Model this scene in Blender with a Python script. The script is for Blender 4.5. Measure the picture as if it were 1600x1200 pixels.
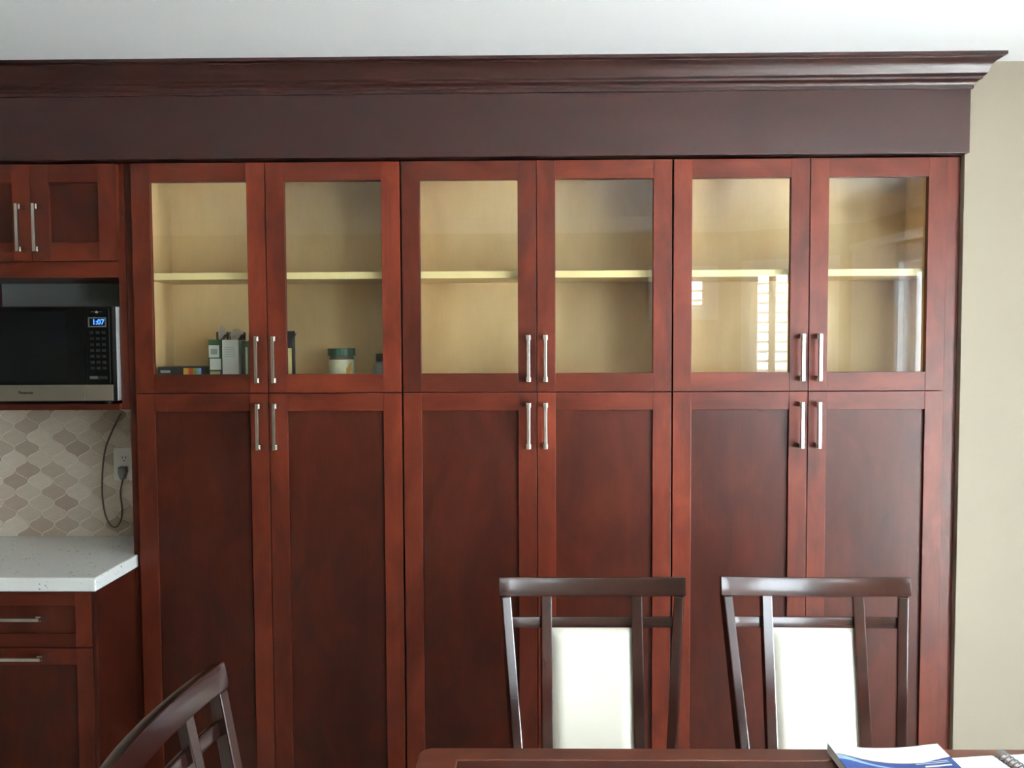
import bpy, bmesh, math, random
from mathutils import Vector, Matrix

for _o in list(bpy.data.objects):
    bpy.data.objects.remove(_o, do_unlink=True)
SC = bpy.context.scene
COL = SC.collection
R = math.radians
random.seed(7)

# ------------------------------------------------------------------ camera
CAM_LOC = (-0.0368, -2.7135, 1.5906)
YAW, PITCH, ROLL, FPX = 0.01528, 0.04848, -0.00461, 1350.0
cd = bpy.data.cameras.new('camera')
cam = bpy.data.objects.new('camera', cd)
COL.objects.link(cam)
cd.sensor_fit = 'HORIZONTAL'
cd.sensor_width = 36.0
cd.lens = 36.0 * FPX / 1600.0
cd.clip_start = 0.02
fw = Vector((-math.sin(YAW) * math.cos(PITCH), math.cos(YAW) * math.cos(PITCH), -math.sin(PITCH)))
rt = Vector((math.cos(YAW), math.sin(YAW), 0))
up = rt.cross(fw)
r2 = rt * math.cos(ROLL) + up * math.sin(ROLL)
u2 = -rt * math.sin(ROLL) + up * math.cos(ROLL)
m = Matrix((r2, u2, -fw)).transposed().to_4x4()
m.translation = Vector(CAM_LOC)
cam.matrix_world = m
SC.camera = cam

# ------------------------------------------------------------------ daylight: an overcast sky outside the openings
world = bpy.data.worlds.new('overcast_sky')
SC.world = world
world.use_nodes = True
bg = world.node_tree.nodes['Background']
bg.inputs[0].default_value = (0.86, 0.95, 1.06, 1)
bg.inputs[1].default_value = 15.0
SC.view_settings.view_transform = 'Standard'
SC.view_settings.look = 'None'
SC.view_settings.gamma = 1.0
SC.view_settings.use_curve_mapping = False
SC.view_settings.exposure = 1.16


sd = bpy.data.lights.new('added_sun_offscreen', 'SUN')          # added behind the house: lights the garden for ceiling bounce, never the room directly
sd.energy = 150.0
sd.angle = R(0.6)
sd.color = (1.0, 0.96, 0.90)
added_sun = bpy.data.objects.new('added_sun_offscreen', sd)
added_sun.rotation_euler = Vector((0.10, -0.76, -0.64)).to_track_quat('-Z', 'Y').to_euler()
COL.objects.link(added_sun)


def portal(name, loc, rot_z, w, h):
    """sampling portal in a window opening: guides the sky light, emits nothing itself"""
    ld = bpy.data.lights.new(name, 'AREA')
    ld.shape = 'RECTANGLE'
    ld.size, ld.size_y = w, h
    ld.cycles.is_portal = True
    o = bpy.data.objects.new(name, ld)
    o.location = loc
    o.rotation_euler = (R(-90), 0, rot_z)      # -Z of the lamp looks along local -Y, into the room
    COL.objects.link(o)
    return o


# room plan (metres): cabinet doors stand in the plane y = 0
CEIL = 2.443
YW = 0.285           # plaster behind the cabinets
XE = 2.36            # east wall
SE0 = Vector((XE, -2.75))
SE1 = Vector((1.40, -3.30))
YS = -3.30
XWEST = -3.8
PATIO = (1.22, 2.34, 0.03, 2.08)     # distance south of y=0 from / to, bottom, top

# ------------------------------------------------------------------ materials
MATS = {}


def newmat(name):
    mt = bpy.data.materials.new(name)
    mt.use_nodes = True
    nt = mt.node_tree
    b = nt.nodes['Principled BSDF']
    MATS[name] = mt
    return mt, nt, b


def N(nt, t, **kw):
    n = nt.nodes.new(t)
    for k, v in kw.items():
        setattr(n, k, v)
    return n


def srgb(r, g, b):
    def c(v):
        v /= 255.0
        return v / 12.92 if v <= 0.04045 else ((v + 0.055) / 1.055) ** 2.4
    return (c(r), c(g), c(b), 1)


def plain(name, col, rough=0.5, metal=0.0, spec=0.5, coat=0.0, noise=0.0, nscale=8.0, bump=0.0):
    mt, nt, b = newmat(name)
    b.inputs['Base Color'].default_value = col
    b.inputs['Roughness'].default_value = rough
    b.inputs['Metallic'].default_value = metal
    b.inputs['Specular IOR Level'].default_value = spec
    b.inputs['Coat Weight'].default_value = coat
    if noise or bump:
        tc = N(nt, 'ShaderNodeTexCoord')
        nz = N(nt, 'ShaderNodeTexNoise')
        nz.inputs['Scale'].default_value = nscale
        nz.inputs['Detail'].default_value = 5
        nt.links.new(tc.outputs['Object'], nz.inputs['Vector'])
        if noise:
            mx = N(nt, 'ShaderNodeMix', data_type='RGBA')
            mx.inputs['A'].default_value = tuple(c * (1 - noise) for c in col[:3]) + (1,)
            mx.inputs['B'].default_value = tuple(min(1, c * (1 + noise)) for c in col[:3]) + (1,)
            nt.links.new(nz.outputs['Fac'], mx.inputs['Factor'])
            nt.links.new(mx.outputs['Result'], b.inputs['Base Color'])
        if bump:
            bp = N(nt, 'ShaderNodeBump')
            bp.inputs['Strength'].default_value = bump
            bp.inputs['Distance'].default_value = 0.002
            nt.links.new(nz.outputs['Fac'], bp.inputs['Height'])
            nt.links.new(bp.outputs['Normal'], b.inputs['Normal'])
    return mt


def wood(name, axis, dark, mid, light, grain=0.22, rough=0.36, coat=0.0, blotch=1.0, spec=0.5, bump=0.05):
    """stained timber: long grain along the axis, soft blotches, a random offset for each board"""
    mt, nt, b = newmat(name)
    tc = N(nt, 'ShaderNodeTexCoord')
    oi = N(nt, 'ShaderNodeObjectInfo')
    sh = N(nt, 'ShaderNodeVectorMath', operation='SCALE')
    sh.inputs[0].default_value = (13.1, 7.7, 17.3)
    nt.links.new(oi.outputs['Random'], sh.inputs['Scale'])
    ad = N(nt, 'ShaderNodeVectorMath', operation='ADD')
    nt.links.new(tc.outputs['Object'], ad.inputs[0])
    nt.links.new(sh.outputs[0], ad.inputs[1])

    def stretched(fine, along, scale, detail):
        mp = N(nt, 'ShaderNodeMapping')
        s = [fine] * 3
        s[axis] = along
        mp.inputs['Scale'].default_value = s
        nt.links.new(ad.outputs[0], mp.inputs['Vector'])
        nz = N(nt, 'ShaderNodeTexNoise')
        nz.inputs['Scale'].default_value = scale
        nz.inputs['Detail'].default_value = detail
        nz.inputs['Roughness'].default_value = 0.6
        nz.inputs['Distortion'].default_value = 0.6
        nt.links.new(mp.outputs[0], nz.inputs['Vector'])
        return nz
    g = stretched(1.0, 0.05, 150, 5)
    bl = stretched(1.0, 0.45, 9.0, 3)
    mul = N(nt, 'ShaderNodeMath', operation='MULTIPLY')
    mul.inputs[1].default_value = grain
    nt.links.new(g.outputs['Fac'], mul.inputs[0])
    m2 = N(nt, 'ShaderNodeMath', operation='MULTIPLY_ADD')
    m2.inputs[1].default_value = 0.95 * blotch
    nt.links.new(bl.outputs['Fac'], m2.inputs[0])
    nt.links.new(mul.outputs[0], m2.inputs[2])
    m3 = N(nt, 'ShaderNodeMath', operation='MULTIPLY_ADD')
    m3.inputs[1].default_value = 0.20
    nt.links.new(oi.outputs['Random'], m3.inputs[0])
    nt.links.new(m2.outputs[0], m3.inputs[2])
    cr = N(nt, 'ShaderNodeValToRGB')
    e = cr.color_ramp.elements
    base = 0.34 + (0.475 * (blotch - 1)) + 0.5 * (grain - 0.22)
    e[0].position = base
    e[0].color = dark
    e[1].position = base + 0.62
    e[1].color = light
    k = e.new(base + 0.33)
    k.color = mid
    nt.links.new(m3.outputs[0], cr.inputs['Fac'])
    tn = N(nt, 'ShaderNodeMix', data_type='RGBA', blend_type='MULTIPLY')
    tn.inputs['Factor'].default_value = 1.0
    nt.links.new(cr.outputs['Color'], tn.inputs['A'])
    nt.links.new(oi.outputs['Color'], tn.inputs['B'])          # tone factor of this board
    nt.links.new(tn.outputs['Result'], b.inputs['Base Color'])
    b.inputs['Roughness'].default_value = rough
    b.inputs['Specular IOR Level'].default_value = spec
    b.inputs['Coat Weight'].default_value = coat
    b.inputs['Coat Roughness'].default_value = 0.15
    if bump:
        bp = N(nt, 'ShaderNodeBump')
        bp.inputs['Strength'].default_value = bump
        bp.inputs['Distance'].default_value = 0.001
        nt.links.new(g.outputs['Fac'], bp.inputs['Height'])
        nt.links.new(bp.outputs['Normal'], b.inputs['Normal'])
    return mt


CH = (srgb(62, 21, 12), srgb(94, 36, 21), srgb(119, 50, 30))
wood('cherry_upright', 2, *CH, spec=0.30)
wood('cherry_level', 0, *CH, spec=0.30)
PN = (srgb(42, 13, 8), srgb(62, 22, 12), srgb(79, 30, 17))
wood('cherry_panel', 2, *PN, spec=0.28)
CR = (srgb(33, 15, 13), srgb(45, 20, 17), srgb(58, 26, 22))
wood('cherry_cornice', 0, *CR, grain=0.05, rough=0.32, blotch=0.5, bump=0)
ES = (srgb(30, 13, 11), srgb(44, 19, 15), srgb(60, 27, 20))
wood('espresso', 2, *ES, rough=0.22, coat=0.5)
wood('espresso_level', 0, *ES, rough=0.22, coat=0.5)
TB = (srgb(70, 36, 27), srgb(92, 49, 37), srgb(110, 62, 46))
wood('table_border', 0, *TB, rough=0.3, coat=0.4)
wood('table_inner', 0, srgb(52, 26, 21), srgb(66, 34, 28), srgb(80, 43, 34), rough=0.3, coat=0.4)
MP = (srgb(207, 174, 125), srgb(216, 185, 137), srgb(226, 197, 151))
wood('maple', 2, *MP, rough=0.5, blotch=0.7, bump=0)
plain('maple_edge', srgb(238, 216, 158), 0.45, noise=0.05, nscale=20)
plain('dark_edge', srgb(30, 13, 10), 0.6, noise=0.1)
plain('nickel', (0.74, 0.71, 0.66, 1), 0.24, 1.0, noise=0.03, nscale=60)
plain('steel', (0.56, 0.53, 0.47, 1), 0.33, 1.0, noise=0.05, nscale=30)
plain('case_metal', (0.62, 0.62, 0.62, 1), 0.4, 0.6, noise=0.03)
plain('black_plastic', srgb(20, 20, 21), 0.35, noise=0.05)
plain('black_glass', srgb(8, 9, 10), 0.08, spec=0.35, noise=0.05)
plain('window_mesh', srgb(14, 16, 17), 0.15, spec=0.35, noise=0.06, nscale=300)
plain('button_grey', srgb(32, 33, 34), 0.5, noise=0.05)
plain('print_grey', srgb(88, 88, 86), 0.5, noise=0.05)
plain('print_dark', srgb(42, 40, 34), 0.5, noise=0.05)
plain('display_frame', srgb(96, 94, 88), 0.4, noise=0.05)
plain('display_dark', srgb(12, 14, 26), 0.2, noise=0.05)
plain('wall_paint', srgb(147, 136, 119), 0.75, noise=0.015, nscale=3, bump=0.03)
plain('kitchen_paint', srgb(150, 156, 152), 0.75, noise=0.02, nscale=3)
plain('ceiling_paint', srgb(247, 248, 247), 0.85, noise=0.01, nscale=3)
plain('white_trim', srgb(240, 240, 236), 0.4, noise=0.01)
plain('white_vinyl', srgb(238, 240, 240), 0.35, noise=0.01)
plain('floor_base', srgb(204, 199, 190), 0.4, noise=0.1)
plain('grout', srgb(226, 222, 210), 0.9, noise=0.05, nscale=40)
plain('outlet_white', srgb(226, 224, 216), 0.35, noise=0.01)
plain('slot_black', srgb(20, 20, 20), 0.6, noise=0.05)
plain('cord_grey', srgb(104, 94, 82), 0.55, noise=0.05)
plain('plug_grey', srgb(150, 145, 138), 0.5, noise=0.05)
plain('cream_fabric', srgb(224, 219, 203), 0.85, noise=0.03, nscale=12, bump=0.25)
plain('patio_stone', srgb(222, 223, 224), 0.9, noise=0.08, nscale=3)
plain('paper', srgb(244, 244, 242), 0.6, noise=0.01)
plain('paper_pink', srgb(206, 178, 168), 0.6, noise=0.03)
plain('coil_grey', srgb(92, 104, 108), 0.4, 0.3, noise=0.05)
plain('lid_green', srgb(42, 84, 62), 0.45, noise=0.08, nscale=30)
plain('cap_dark', srgb(54, 58, 60), 0.5, noise=0.08)
plain('bottle_grey', srgb(150, 156, 154), 0.25, noise=0.1)
plain('card_white', srgb(214, 216, 210), 0.6, noise=0.05, nscale=40)
plain('card_green', srgb(62, 96, 62), 0.55, noise=0.1, nscale=30)
plain('card_dark', srgb(38, 42, 46), 0.5, noise=0.1, nscale=30)
plain('card_brown', srgb(96, 76, 66), 0.7, noise=0.15, nscale=30)
plain('bag_silver', srgb(196, 186, 178), 0.35, 0.2, noise=0.2, nscale=40)
plain('card_orange', srgb(222, 158, 112), 0.55, noise=0.05)
plain('print_yellow', srgb(206, 188, 130), 0.55, noise=0.15, nscale=90)
plain('jar_paper', srgb(206, 204, 170), 0.55, noise=0.25, nscale=45)
plain('label_red', srgb(198, 72, 40), 0.55, noise=0.05)
plain('label_amber', srgb(206, 150, 66), 0.55, noise=0.05)
plain('label_leaf', srgb(128, 150, 66), 0.55, noise=0.05)
plain('label_sky', srgb(116, 160, 210), 0.55, noise=0.05)
plain('label_pale', srgb(150, 158, 160), 0.55, noise=0.2, nscale=200)


def emission(name, col, s):
    mt, nt, b = newmat(name)
    b.inputs['Base Color'].default_value = (0, 0, 0, 1)
    b.inputs['Emission Color'].default_value = col
    b.inputs['Emission Strength'].default_value = s


emission('blue_digits', (0.05, 0.2, 1.0, 1), 1.2)


def glass(name, ior, tint, rough=0.0):
    mt = bpy.data.materials.new(name)
    mt.use_nodes = True
    nt = mt.node_tree
    nt.nodes.clear()
    out = N(nt, 'ShaderNodeOutputMaterial')
    mx = N(nt, 'ShaderNodeMixShader')
    tr = N(nt, 'ShaderNodeBsdfTransparent')
    tr.inputs[0].default_value = tint
    gl = N(nt, 'ShaderNodeBsdfGlossy')
    gl.inputs['Roughness'].default_value = rough
    fr = N(nt, 'ShaderNodeFresnel')
    fr.inputs['IOR'].default_value = ior
    geo = N(nt, 'ShaderNodeNewGeometry')
    inv = N(nt, 'ShaderNodeMath', operation='SUBTRACT')
    inv.inputs[0].default_value = 1.0
    nt.links.new(geo.outputs['Backfacing'], inv.inputs[1])
    ml = N(nt, 'ShaderNodeMath', operation='MULTIPLY')
    nt.links.new(fr.outputs[0], ml.inputs[0])
    nt.links.new(inv.outputs[0], ml.inputs[1])
    nt.links.new(ml.outputs[0], mx.inputs[0])
    nt.links.new(tr.outputs[0], mx.inputs[1])
    nt.links.new(gl.outputs[0], mx.inputs[2])
    nt.links.new(mx.outputs[0], out.inputs[0])
    MATS[name] = mt


glass('cabinet_glass', 1.78, (0.98, 0.99, 0.97, 1), 0.004)
glass('window_glass', 1.5, (0.97, 0.99, 0.98, 1))


def tile_material():
    mt, nt, b = newmat('stone_tile')
    oi = N(nt, 'ShaderNodeObjectInfo')
    cr = N(nt, 'ShaderNodeValToRGB')
    e = cr.color_ramp.elements
    e[0].position, e[0].color = 0.0, srgb(182, 160, 142)
    e[1].position, e[1].color = 1.0, srgb(230, 216, 198)
    k = e.new(0.4)
    k.color = srgb(206, 188, 168)
    nt.links.new(oi.outputs['Random'], cr.inputs['Fac'])
    tc = N(nt, 'ShaderNodeTexCoord')
    mp = N(nt, 'ShaderNodeMapping')
    mp.inputs['Scale'].default_value = (12, 12, 60)
    nt.links.new(tc.outputs['Object'], mp.inputs['Vector'])
    nz = N(nt, 'ShaderNodeTexNoise')
    nz.inputs['Scale'].default_value = 2.2
    nt.links.new(mp.outputs[0], nz.inputs['Vector'])
    mx = N(nt, 'ShaderNodeMix', data_type='RGBA', blend_type='MULTIPLY')
    mx.inputs['Factor'].default_value = 0.25
    nt.links.new(cr.outputs['Color'], mx.inputs['A'])
    nt.links.new(nz.outputs['Fac'], mx.inputs['B'])
    nt.links.new(mx.outputs['Result'], b.inputs['Base Color'])
    b.inputs['Roughness'].default_value = 0.4


tile_material()


def quartz():
    mt, nt, b = newmat('quartz')
    tc = N(nt, 'ShaderNodeTexCoord')
    vo = N(nt, 'ShaderNodeTexVoronoi')
    vo.inputs['Scale'].default_value = 75
    nt.links.new(tc.outputs['Object'], vo.inputs['Vector'])
    nz = N(nt, 'ShaderNodeTexNoise')
    nz.inputs['Scale'].default_value = 22
    nz.inputs['Detail'].default_value = 6
    nt.links.new(tc.outputs['Object'], nz.inputs['Vector'])
    ad = N(nt, 'ShaderNodeMath', operation='ADD')
    nt.links.new(vo.outputs['Distance'], ad.inputs[0])
    nt.links.new(nz.outputs['Fac'], ad.inputs[1])
    cr = N(nt, 'ShaderNodeValToRGB')
    e = cr.color_ramp.elements
    e[0].position, e[0].color = 0.48, srgb(120, 116, 112)
    e[1].position, e[1].color = 0.66, srgb(232, 233, 228)
    nt.links.new(ad.outputs[0], cr.inputs['Fac'])
    nt.links.new(cr.outputs['Color'], b.inputs['Base Color'])
    b.inputs['Roughness'].default_value = 0.2


quartz()


def cover_material():
    """printed magazine cover: white head, blue field with a swept edge, pale swoosh, gold line"""
    mt, nt, b = newmat('cover_print')
    uv = N(nt, 'ShaderNodeTexCoord')
    sp = N(nt, 'ShaderNodeSeparateXYZ')
    nt.links.new(uv.outputs['UV'], sp.inputs[0])

    def math_(op, a, b_=None, c_=None):
        n = N(nt, 'ShaderNodeMath', operation=op)
        for i, v in enumerate((a, b_, c_)):
            if v is None:
                continue
            if isinstance(v, (int, float)):
                n.inputs[i].default_value = v
            else:
                nt.links.new(v, n.inputs[i])
        return n.outputs[0]
    u, v = sp.outputs['X'], sp.outputs['Y']
    wave = math_('MULTIPLY', math_('COSINE', math_('MULTIPLY', u, 5.2)), 0.035)
    edge = math_('ADD', wave, 0.80)
    d = math_('SUBTRACT', v, edge)                      # > 0 is the white head
    blue = math_('LESS_THAN', d, 0.0)
    gold = math_('MULTIPLY', math_('LESS_THAN', math_('ABSOLUTE', math_('SUBTRACT', d, 0.004)), 0.006), math_('LESS_THAN', u, 0.7))
    sw = math_('MULTIPLY', math_('LESS_THAN', math_('ABSOLUTE', math_('ADD', d, math_('MULTIPLY_ADD', u, 0.10, 0.035))),
                                 math_('MULTIPLY_ADD', u, -0.055, 0.03)), math_('LESS_THAN', u, 0.5))
    nz = N(nt, 'ShaderNodeTexNoise')
    nz.inputs['Scale'].default_value = 14
    nt.links.new(uv.outputs['UV'], nz.inputs['Vector'])
    bl = N(nt, 'ShaderNodeMix', data_type='RGBA')
    bl.inputs['A'].default_value = srgb(36, 54, 108)
    bl.inputs['B'].default_value = srgb(74, 104, 170)
    nt.links.new(nz.outputs['Fac'], bl.inputs['Factor'])

    def mix(fac, a, col):
        n = N(nt, 'ShaderNodeMix', data_type='RGBA')
        nt.links.new(fac, n.inputs['Factor'])
        if isinstance(a, tuple):
            n.inputs['A'].default_value = a
        else:
            nt.links.new(a, n.inputs['A'])
        if isinstance(col, tuple):
            n.inputs['B'].default_value = col
        else:
            nt.links.new(col, n.inputs['B'])
        return n.outputs['Result']
    c = mix(blue, srgb(246, 246, 244), bl.outputs['Result'])
    c = mix(sw, c, srgb(150, 182, 214))
    c = mix(gold, c, srgb(206, 184, 128))
    nt.links.new(c, b.inputs['Base Color'])
    b.inputs['Roughness'].default_value = 0.3


cover_material()

# ------------------------------------------------------------------ mesh helpers
WL = {}      # world position of every unrotated empty, so parts can be given in world coordinates


def box(bm, x0, x1, y0, y1, z0, z1):
    vs = [bm.verts.new(p) for p in ((x0, y0, z0), (x1, y0, z0), (x1, y1, z0), (x0, y1, z0),
                                    (x0, y0, z1), (x1, y0, z1), (x1, y1, z1), (x0, y1, z1))]
    for f in ((0, 3, 2, 1), (4, 5, 6, 7), (0, 1, 5, 4), (1, 2, 6, 5), (2, 3, 7, 6), (3, 0, 4, 7)):
        bm.faces.new([vs[i] for i in f])
    return vs


def prism(bm, pts, axis, a, b):
    """extrude a closed 2D outline along an axis; outline is given in the other two axes"""
    def P(p, t):
        q = [0, 0, 0]
        o = [i for i in range(3) if i != axis]
        q[o[0]], q[o[1]], q[axis] = p[0], p[1], t
        return q
    lo = [bm.verts.new(P(p, a)) for p in pts]
    hi = [bm.verts.new(P(p, b)) for p in pts]
    n = len(pts)
    bm.faces.new(lo)
    bm.faces.new(hi[::-1])
    for i in range(n):
        bm.faces.new((lo[i], hi[i], hi[(i + 1) % n], lo[(i + 1) % n]))


def lathe(bm, prof, cx, cy, n=24):
    rings = []
    for r, z in prof:
        rings.append([bm.verts.new((cx + r * math.cos(2 * math.pi * i / n), cy + r * math.sin(2 * math.pi * i / n), z)) for i in range(n)])
    for a, b in zip(rings, rings[1:]):
        for i in range(n):
            bm.faces.new((a[i], a[(i + 1) % n], b[(i + 1) % n], b[i]))
    bm.faces.new(rings[0][::-1])
    bm.faces.new(rings[-1])


def tube(bm, pts, r, n=8):
    pts = [Vector(p) for p in pts]
    rings = []
    ref = Vector((0.31, 0.95, 0.05)).normalized()
    for i, p in enumerate(pts):
        t = (pts[min(i + 1, len(pts) - 1)] - pts[max(i - 1, 0)]).normalized()
        a = t.cross(ref).normalized()
        b = t.cross(a)
        rings.append([bm.verts.new(p + a * r * math.cos(2 * math.pi * k / n) + b * r * math.sin(2 * math.pi * k / n)) for k in range(n)])
    for a, b in zip(rings, rings[1:]):
        for i in range(n):
            bm.faces.new((a[i], a[(i + 1) % n], b[(i + 1) % n], b[i]))
    bm.faces.new(rings[0][::-1])
    bm.faces.new(rings[-1])


def smooth_path(pts, n=8):
    P = [Vector(p) for p in pts]
    out = []
    for i in range(len(P) - 1):
        p0, p1, p2, p3 = P[max(i - 1, 0)], P[i], P[i + 1], P[min(i + 2, len(P) - 1)]
        for k in range(n):
            t = k / n
            out.append(0.5 * ((2 * p1) + (p2 - p0) * t + (2 * p0 - 5 * p1 + 4 * p2 - p3) * t * t + (3 * p1 - p0 - 3 * p2 + p3) * t ** 3))
    out.append(P[-1])
    return out


def sweep(bm, path, w, d, up=(0, 0, 1), close=True):
    """rectangular bar along a path of (centre, half width axis, half depth axis) frames"""
    rings = []
    for c, a, b in path:
        c, a, b = Vector(c), Vector(a), Vector(b)
        rings.append([bm.verts.new(c + a * s * w / 2 + b * t * d / 2) for s, t in ((-1, -1), (1, -1), (1, 1), (-1, 1))])
    for p, q in zip(rings, rings[1:]):
        for i in range(4):
            bm.faces.new((p[i], p[(i + 1) % 4], q[(i + 1) % 4], q[i]))
    bm.faces.new(rings[0][::-1])
    bm.faces.new(rings[-1])


def finish(bm, bevel=0.0, seg=2, smooth=False):
    bmesh.ops.recalc_face_normals(bm, faces=bm.faces)
    if bevel:
        ed = [e for e in bm.edges if len(e.link_faces) == 2 and e.calc_face_angle(0) > R(35)]
        bmesh.ops.bevel(bm, geom=ed, offset=bevel, segments=seg, affect='EDGES', profile=0.6, clamp_overlap=True)
    if smooth:
        for f in bm.faces:
            f.smooth = True


def obj(name, bm, mat, parent=None, bevel=0.0, seg=2, smooth=False, local=False):
    finish(bm, bevel, seg, smooth)
    me = bpy.data.meshes.new(name)
    if parent is not None and not local:
        off = WL[parent.name]
        bmesh.ops.translate(bm, verts=bm.verts, vec=-off)
    bm.to_mesh(me)
    bm.free()
    me.materials.append(MATS[mat])
    o = bpy.data.objects.new(name, me)
    COL.objects.link(o)
    if parent is not None:
        o.parent = parent
        WL[o.name] = WL.get(parent.name, Vector((0, 0, 0)))
    else:
        WL[o.name] = Vector((0, 0, 0))
    if smooth:
        try:
            me.set_sharp_from_angle(angle=R(40))
        except Exception:
            pass
    return o


def bobj(name, dims, mat, parent=None, bevel=0.0, local=False, seg=2):
    bm = bmesh.new()
    box(bm, *dims)
    return obj(name, bm, mat, parent, bevel, seg, local=local)


def empty(name, loc, parent=None):
    o = bpy.data.objects.new(name, None)
    o.empty_display_size = 0.1
    COL.objects.link(o)
    loc = Vector(loc)
    if parent is not None:
        o.parent = parent
        o.location = loc - WL[parent.name]
    else:
        o.location = loc
    WL[o.name] = loc
    return o


def tag(o, label=None, cat=None, group=None, kind=None):
    if label:
        o['label'] = label
    if cat:
        o['category'] = cat
    if group:
        o['group'] = group
    if kind:
        o['kind'] = kind
    return o


def thing(name, loc, label, cat, group=None):
    return tag(empty(name, loc), label, cat, group)


def copy_tree(o, parent=None):
    c = o.copy()
    COL.objects.link(c)
    c.parent = parent
    for ch in list(o.children):
        copy_tree(ch, c)
    return c


def text(name, s, size, loc, mat, parent, depth=0.0004, align='CENTER'):
    """flat lettering standing in the x-z plane, facing -y"""
    cu = bpy.data.curves.new(name, 'FONT')
    cu.body = s
    cu.size = size
    cu.extrude = depth
    cu.offset = size * 0.025
    cu.align_x = align
    cu.align_y = 'CENTER'
    tmp = bpy.data.objects.new(name, cu)
    COL.objects.link(tmp)
    bpy.context.view_layer.update()
    me = bpy.data.meshes.new_from_object(tmp)
    bpy.data.objects.remove(tmp, do_unlink=True)
    me.transform(Matrix.Translation(Vector(loc) - WL[parent.name]) @ Matrix.Rotation(R(90), 4, 'X'))
    me.materials.clear()
    me.materials.append(MATS[mat])
    o = bpy.data.objects.new(name, me)
    COL.objects.link(o)
    o.parent = parent
    return o


# ------------------------------------------------------------------ the room
def wall(name, start, theta, length, openings, mat='wall_paint', thick=0.14):
    """wall in its own frame: x along, +y outward, openings (x0, x1, z0, z1)"""
    bm = bmesh.new()
    xs = 0.0
    for (a, b, z0, z1) in sorted(openings):
        box(bm, xs, a, 0, thick, 0, CEIL)
        if z0 > 0:
            box(bm, a, b, 0, thick, 0, z0)
        box(bm, a, b, 0, thick, z1, CEIL)
        xs = b
    box(bm, xs, length, 0, thick, 0, CEIL)
    o = obj(name, bm, mat)
    o.location = (start[0], start[1], 0)
    o.rotation_euler = (0, 0, theta)
    return tag(o, kind='structure')


SE_D = SE1 - SE0
SE_L = SE_D.length
SE_T = math.atan2(SE_D.y, SE_D.x)
WIN1 = (0.20, 0.98, 0.85, 2.08)     # shuttered window in the slanted wall
WIN2 = (0.16, 0.52, 1.80, 2.05)     # narrow shuttered window in the south wall
tag(bobj('floor', (XWEST - .1, XE + .1, YS - .1, YW + .1, -0.1, 0), 'floor_base'), kind='structure')
tag(bobj('ceiling', (XWEST - .1, XE + .1, YS - .1, YW + .1, CEIL, CEIL + 0.1), 'ceiling_paint'), kind='structure')
wall('wall_north', (XWEST, YW), 0, XE - XWEST + 0.14, [], 'kitchen_paint')
o = bobj('wall_north_return', (1.320, XE, 0.0, YW, 0, CEIL), 'wall_paint', bevel=0.002)
tag(o, kind='structure')
we = wall('wall_east', (XE, YW), R(-90), YW - SE0.y, [(YW + PATIO[0], YW + PATIO[1], PATIO[2], PATIO[3])])
ws = wall('wall_southeast', SE0, SE_T, SE_L, [WIN1])
wsth = wall('wall_south', SE1, R(180), SE1.x - XWEST, [WIN2])
wall('wall_west', (XWEST, YS), R(90), YW - YS, [])


def run(name, start, theta, pieces, mat='white_trim'):
    bm = bmesh.new()
    for p in pieces:
        box(bm, *p)
    o = obj(name, bm, mat, bevel=0.003)
    o.location = (start[0], start[1], 0)
    o.rotation_euler = (0, 0, theta)
    return tag(o, kind='structure')


def crown_run(name, start, theta, length):
    bm = bmesh.new()
    prof = [(0, CEIL), (-0.075, CEIL), (-0.07, CEIL - 0.015), (-0.045, CEIL - 0.04), (-0.03, CEIL - 0.075), (-0.012, CEIL - 0.085), (-0.010, CEIL - 0.10), (0, CEIL - 0.10)]
    prism(bm, prof, 0, 0, length)
    o = obj(name, bm, 'white_trim')
    o.location = (start[0], start[1], 0)
    o.rotation_euler = (0, 0, theta)
    tag(o, kind='structure')


crown_run('trim_1', (XE, 0.0), R(-90), -SE0.y)
crown_run('trim_2', SE0, SE_T, SE_L)
crown_run('trim_3', SE1, R(180), SE1.x - XWEST)
run('baseboard_east', (XE, 0), R(-90), [(0, PATIO[0] - 0.08, -0.014, 0, 0, 0.11), (PATIO[1] + .08, -SE0.y, -0.014, 0, 0, 0.11)])
run('baseboard_southeast', SE0, SE_T, [(0, SE_L, -0.014, 0, 0, 0.11)])
run('baseboard_south', SE1, R(180), [(0, SE1.x - XWEST, -0.014, 0, 0, 0.11)])
run('baseboard_north', (1.32, 0), 0, [(0, XE - 1.32, -0.014, 0, 0, 0.11)])


def frame_pieces(bm, x0, x1, z0, z1, w, y0, y1):
    box(bm, x0, x0 + w, y0, y1, z0, z1)
    box(bm, x1 - w, x1, y0, y1, z0, z1)
    box(bm, x0 + w, x1 - w, y0, y1, z0, z0 + w)
    box(bm, x0 + w, x1 - w, y0, y1, z1 - w, z1)


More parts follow.
